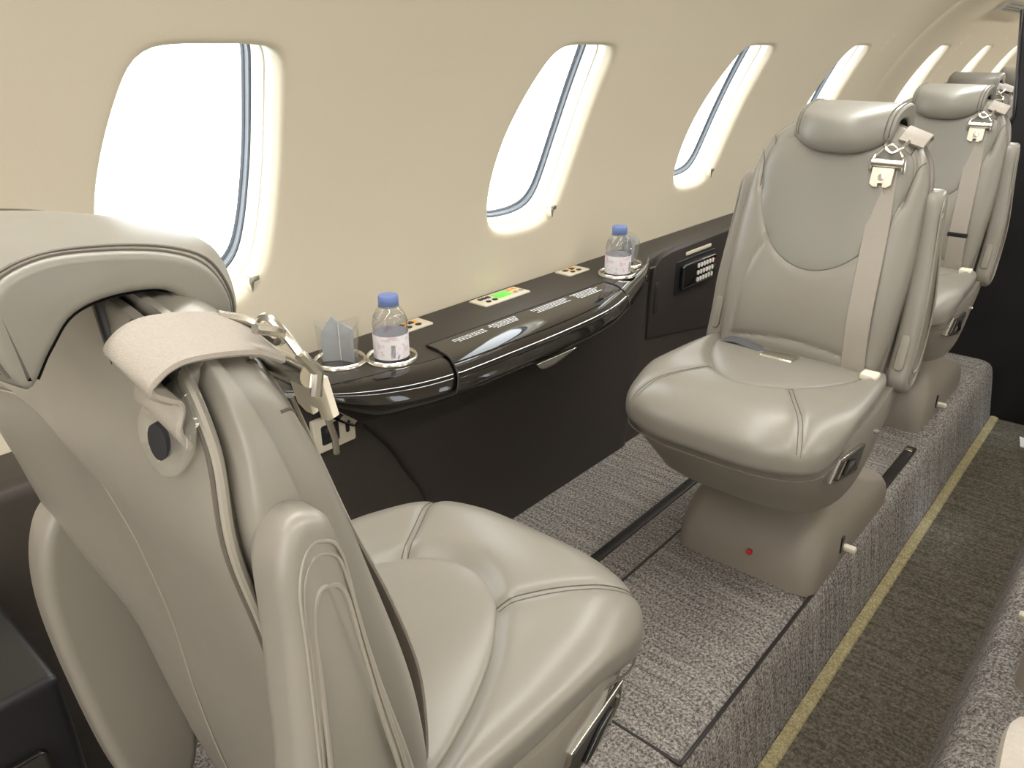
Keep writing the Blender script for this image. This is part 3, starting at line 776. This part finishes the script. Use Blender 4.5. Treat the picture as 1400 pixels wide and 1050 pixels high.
# control plates
def plate(xc, yc, w, d, name):
    mb = MB(); boxpts(mb, xc-w/2, xc+w/2, yc-d/2, yc+d/2, .500, .5055, .002); mb.v = [cx(*p) for p in mb.v]
    return mb.build(name, CHAMP, con)
def dot(mb, x, y, rx, ry, z=.5052, sq=False):
    prism(mb, rrect(2*rx, 2*ry, min(rx, ry)*(.25 if sq else .95), 4, (x, y)), z, z+.002, .0005); 
def buttons(p, specs, m, name):
    mb = MB()
    for s_ in specs: dot(mb, *s_[:4], sq=len(s_) > 4)
    mb.v = [cx(*q) for q in mb.v]; mb.build(name, m, p)
for xc in (.938, 1.463):
    p = plate(xc, 1.070, .080, .046, 'reading_light_switch')
    buttons(p, [(xc-.018, 1.078, .0065, .006, 1), (xc+.006, 1.078, .0065, .006, 1)], BLK, 'rocker')
    buttons(p, [(xc-.006, 1.078, .0035, .006, 1), (xc+.018, 1.078, .0035, .006, 1)], AMB, 'amber_legend')
    buttons(p, [(xc-.012, 1.060, .0065, .0055), (xc+.012, 1.060, .0065, .0055)], BLK, 'button')
p = plate(1.194, 1.064, .145, .050, 'control_display')
mb = MB(); boxpts(mb, 1.180, 1.222, 1.052, 1.080, .5052, .5068, .0008); mb.v = [cx(*q) for q in mb.v]; mb.build('screen', LCD, p)
buttons(p, [(1.142+.012*k, 1.075, .0045, .005, 1) for k in range(3)]+[(1.146, 1.054, .0065, .0055), (1.166, 1.054, .0065, .0055)], BLK, 'button')
buttons(p, [(1.238, 1.076, .006, .005, 1), (1.252, 1.076, .003, .005, 1)], AMB, 'amber_legend')
buttons(p, [(1.236, 1.056, .0062, .0052), (1.254, 1.056, .0062, .0052)], MET, 'button')

# outlet near the front seat
o = empty('power_outlet', (.685, .994, .400)); tag(o, 'champagne power outlet plate on the dark recess beside the nearest seat', 'outlet')
def vplate(w, h, d0, d1, bev, c=(0, 0)): return prism(MB(), rrect(w, h, .004, 3, c), d0, d1, bev, lambda a, b, q: (a, -q, b))
vplate(.085, .062, -.006, .005, .002).build('plate', CHAMP, o)
vplate(.036, .036, .004, .0062, .001, (-.010, 0)).build('socket', BLK, o)
mb = MB()
for a, b in ((-.018, .008), (-.003, .008), (-.010, -.009)): prism(mb, rrect(.005, .008, .0015, 2, (a, b)), .006, .0068, 0, lambda p_, q_, h: (p_, -h, q_))
mb.build('pin_hole', CHAR, o)
vplate(.008, .024, .004, .0062, .001, (.026, 0)).build('indicator', BLK, o)
# phone panel
ph = empty('phone_panel', (1.90, 1.000, .42)); tag(ph, 'black panel with corded style handset and pale keypad beside the facing seat', 'phone')
def vp(x0, x1, z0, z1, d0, d1, bev, y0=1.0, lean=0.0): return prism(MB(), rrect(x1-x0, z1-z0, bev*1.2+.003, 4, ((x0+x1)/2-1.9, (z0+z1)/2-.42)), d0, d1, bev, lambda a, b, q: (a, -q, b))
mb = MB(); P = [(1.70, .28), (2.20, .20), (2.20, .504), (2.02, .503), (1.80, .500), (1.745, .494), (1.722, .480), (1.712, .455), (1.706, .40)]
prism(mb, [(a-1.9, b-.42) for a, b in P], -.012, .010, .003, lambda a, b, q: (a, -q, b)); mb.build('panel', VIN, ph)
vp(1.825, 2.045, .370, .466, .008, .013, .002).build('cradle', BLK, ph)
hs = vp(1.845, 2.035, .385, .455, .012, .026, .005).build('handset', BLKG, ph)
mb = MB()
for r in range(3):
    for k in range(6):
        prism(mb, rrect(.010, .013, .004, 3, (1.925+.0165*k-1.9, .440-.020*r-.42)), .025, .029, .001, lambda a, b, q: (a, -q, b))
mb.build('keypad', KEYM, hs)
vp(2.012, 2.020, .436, .446, .025, .0295, .001).build('red_key', REDM, hs)
vp(1.875, 2.02, .474, .484, .009, .012, .001).build('plate_strip', CHAMP, ph)
vp(1.722, 1.742, .345, .430, .009, .013, .002).build('slot_trim', RAIL, ph)

# ------------------------------------------------------------------ bottles and wrapped cups
def bottle(name, x, y, label, rz):
    o = empty(name, (x, y, .5030), rz); tag(o, label, 'bottle', 'water bottles in the cup holders'); o.scale = (1.13, 1.13, .83)
    pr = [(.001, 0), (.022, 0), (.0262, .003), (.0270, .008), (.0270, .030), (.0262, .034), (.0270, .038), (.0270, .062), (.0262, .066), (.0270, .070), (.0268, .080), (.0245, .094), (.0195, .107), (.0145, .114), (.0132, .118), (.0132, .121)]
    mb = MB(); lathe(mb, pr, n=40, cap=False)
    b = mb.build('bottle_body', PET, o)
    mb = MB(); lathe(mb, [(.0264*r/.027, z) for r, z in pr[1:12]]+[(.0001, .0935)], n=36, cap=False); mb.build('water', WATER, b)
    mb = MB(); n = 48; a0, a1 = 0, 2*PI
    rows = [[(.0274*math.cos(a0+(a1-a0)*k/n), .0274*math.sin(a0+(a1-a0)*k/n), z) for k in range(n)] for z in (.007, .012, .03, .045, .058)]
    grid(mb, rows, cu=True); mb.build('label', LABEL, o)
    mb = MB()
    for k in range(5):   # bar-code block
        t = 3.6+.05*k
        mb.add([(.0277*math.cos(t), .0277*math.sin(t), .012), (.0277*math.cos(t+.02), .0277*math.sin(t+.02), .012), (.0277*math.cos(t+.02), .0277*math.sin(t+.02), .040), (.0277*math.cos(t), .0277*math.sin(t), .040)], [(0, 1, 2, 3)])
    mb.build('bar_code', BLK, o, smooth=False)
    mb = MB()
    for k in range(5): # moulded swirls on the shoulder
        t = k*2*PI/5
        tube(mb, [((.0270-.008*q*q)*math.cos(t+.9*q), (.0270-.008*q*q)*math.sin(t+.9*q), .076+.026*q) for q in [j/8 for j in range(9)]], .0009, ns=5)
    mb.build('moulded_rib', PET, b)
    mb = MB(); n = 60; rows = []
    for r, z in ((.0146, .117), (.0152, .118), (.0152, .134), (.0146, .1365), (.012, .1375), (.0001, .1375)):
        rows.append([((r*(1.02 if (k % 2 and .1175 < z < .135) else 1))*math.cos(2*PI*k/n), (r*(1.02 if (k % 2 and .1175 < z < .135) else 1))*math.sin(2*PI*k/n), z) for k in range(n)])
    grid(mb, rows, cu=True); mb.build('cap', BLUE, o)
    mb = MB(); lathe(mb, [(.0134, .113), (.0160, .1135), (.0160, .1155), (.0134, .116)], n=36, cap=False); mb.build('neck_ring', SEAL, b)
bottle('water_bottle', CUPS[1][0], CUPS[1][1], 'clear water bottle with blue cap in the cup holder nearer the camera', .4)
bottle('water_bottle', CUPS[2][0], CUPS[2][1], 'clear water bottle with blue cap in the cup holder near the phone panel', 1.1)
def wrapped(name, x, y, rz, label):
    o = empty(name, (x, y, .5030), rz); tag(o, label, 'wrapped cup', 'clear wrapped packets in the cup holders'); o.scale = (1.12, 1.12, .80)
    mb = MB(); n = 40
    rows = [[(r*math.cos(2*PI*k/n), r*math.sin(2*PI*k/n), z+(.010*math.sin(2*2*PI*k/n+1) if z > .07 else 0)) for k in range(n)] for r, z in ((.027, 0), (.029, .02), (.031, .05), (.0325, .084))]
    grid(mb, rows, cu=True); mb.build('clear_wrap', CELLO, o)
    mb = MB()
    P0 = [(-.024, .002), (.003, .002), (.003, .084), (-.006, .103), (-.024, .066)]
    prism(mb, P0, -.003, .003, .001, lambda a, b, q: (a, q+a*.25, b))
    P1 = [(.003, .002), (.024, .002), (.026, .078), (.010, .088), (.003, .084)]
    prism(mb, P1, -.003, .003, .001, lambda a, b, q: (a, q-a*.45, b))
    mb.build('napkin', NAPK, o, angle=20)
    mb = MB(); tube(mb, [(.003, -.004, .004), (.003, -.004, .084)], .0010, ns=6); mb.build('fold_edge', PRINT, o)
wrapped('wrapped_cup', CUPS[0][0], CUPS[0][1], math.radians(-48), 'clear wrapped cup with grey folded napkin in the cup holder nearest the camera')
wrapped('wrapped_cup', CUPS[3][0], CUPS[3][1], math.radians(10), 'clear wrapped cup with grey folded napkin behind the bottle near the phone panel')

# ------------------------------------------------------------------ partition, cabinet, small things
pt = empty('partition', (2.95, .1, -.2)); tag(pt, 'tall dark partition closing the aisle at the right edge of the picture', 'partition')
P = [(.64, -.2), (.64, .45), (.60, .60), (.49, .74), (.470, .80), (.494, .965), (.515, 1.10), (-.50, 1.10), (-.55, -.2)]
mb = MB(); prism(mb, [(a-.1, b+.2) for a, b in P], 0, .05, .004, lambda a, b, h: (h, a, b)); mb.build('panel', BLK, pt)
mb = MB(); tube(mb, [(-.002, a-.1, b+.2) for a, b in P[3:7]], .006, ns=10); mb.build('edge_trim', BLKG, pt)
cb = empty('galley_cabinet', (-.25, .8, 0)); tag(cb, 'dark cabinet behind the nearest seat at the lower left corner', 'cabinet')
mb = MB(); boxpts(mb, -.30, .40, -.07, .18, 0, .42, .01); mb.build('body', BLK, cb)
mb = MB(); prism(mb, rrect(.34, .26, .012, 4, (.20, .22)), .066, .078, .003, lambda a, b, h: (a, -h, b)); cd = mb.build('door', BLKG, cb)
mb = MB(); tube(mb, [(.06, -.086, .30), (.30, -.086, .30)], .004); mb.build('handle', RAIL, cd)
pc = MB(); prism(pc, [(2.76, .19), (2.84, .205), (2.80, .14), (2.74, .12)], -.198, -.195, .0005); 
tag(pc.build('paper_card', PAPER), 'small white paper card lying on the aisle carpet at the right edge', 'paper')
q0, q1 = cyl(3.95, 1.0), None
mb = MB(); rows = [[cyl(x, a, -.0125) for a in (.79, .81, .83, .85)] for x in (3.92, 4.1, 4.3, 4.6)]
pl_ = grid(mb, rows).build('placard', GREYP); tag(pl_, 'small grey placard with printed lines on the wall above the far windows', 'placard')
mb = MB()
for a in (.80, .812, .83): grid(mb, [[cyl(x, a+d, -.0135) for d in (0, .004)] for x in (4.0, 4.25, 4.5)])
mb.build('print_line', CHAR, pl_)

# ------------------------------------------------------------------ light
w = bpy.data.worlds.new('sky'); bpy.context.scene.world = w; w.use_nodes = True
bg = w.node_tree.nodes['Background']; bg.inputs['Color'].default_value = (.93, .97, 1.0, 1); bg.inputs['Strength'].default_value = 4.6
def area(name, loc, rot, sx, sy, power, col):
    l = bpy.data.lights.new(name, 'AREA'); l.shape = 'RECTANGLE'; l.size = sx*S; l.size_y = sy*S; l.energy = power; l.color = col
    o = bpy.data.objects.new(name, l); COL.objects.link(o); o.location = loc; o.rotation_euler = rot; return o
for yy in (-.16, .56):
    area('ceiling_light', (1.3, yy, 1.29), (0, 0, 0), 4.8, .12, 70, (1, .98, .945))

for yy in (-.16, .56): area('ceiling_light', (5.3, yy, 1.29), (0, 0, 0), 3.0, .12, 45, (1, .98, .945))
area('rear_fill_light', (-1.15, -.1, .75), (0, math.radians(-90), 0), .9, .9, 12, (.97, .98, 1.0))  # added fill behind the camera, brightens the back of the nearest seat
sl = bpy.data.lights.new('sun', 'SUN'); sl.energy = 1.6; sl.angle = math.radians(9); sl.color = (.82, .90, 1.0)
so_ = bpy.data.objects.new('sun', sl); COL.objects.link(so_); so_.rotation_euler = Vector((.0, .82, -1.0)).to_track_quat('-Z', 'Y').to_euler()

# ------------------------------------------------------------------ camera
F_, VPX, VPY = 1050.0, 1690.0, 63.0
pit = math.atan((525-VPY)/F_); yaw = math.atan((VPX-700)/math.hypot(F_, 525-VPY))
Fw = Vector((math.cos(yaw)*math.cos(pit), math.sin(yaw)*math.cos(pit), -math.sin(pit)))
Rt = Vector((math.sin(yaw), -math.cos(yaw), 0)); Up = Rt.cross(Fw)
cam = bpy.data.cameras.new('camera'); co = bpy.data.objects.new('camera', cam); COL.objects.link(co)
cam.sensor_width = 36; cam.lens = 36*F_/1400; cam.clip_start = .01
M = Matrix((( Rt.x, Up.x, -Fw.x, 0), (Rt.y, Up.y, -Fw.y, 0), (Rt.z, Up.z, -Fw.z, 1.0), (0, 0, 0, 1)))
co.matrix_world = M
bpy.context.scene.camera = co

# ------------------------------------------------------------------ to metres
for me in bpy.data.meshes: me.transform(Matrix.Scale(S, 4))
for o in bpy.data.objects: o.location = o.location*S
sc = bpy.context.scene
sc.view_settings.view_transform = 'Standard'; sc.view_settings.look = 'None'; sc.view_settings.exposure = -.06
sc.cycles.max_bounces = 10; sc.cycles.diffuse_bounces = 6; sc.cycles.transparent_max_bounces = 16
sc.cycles.caustics_reflective = False; sc.cycles.caustics_refractive = False
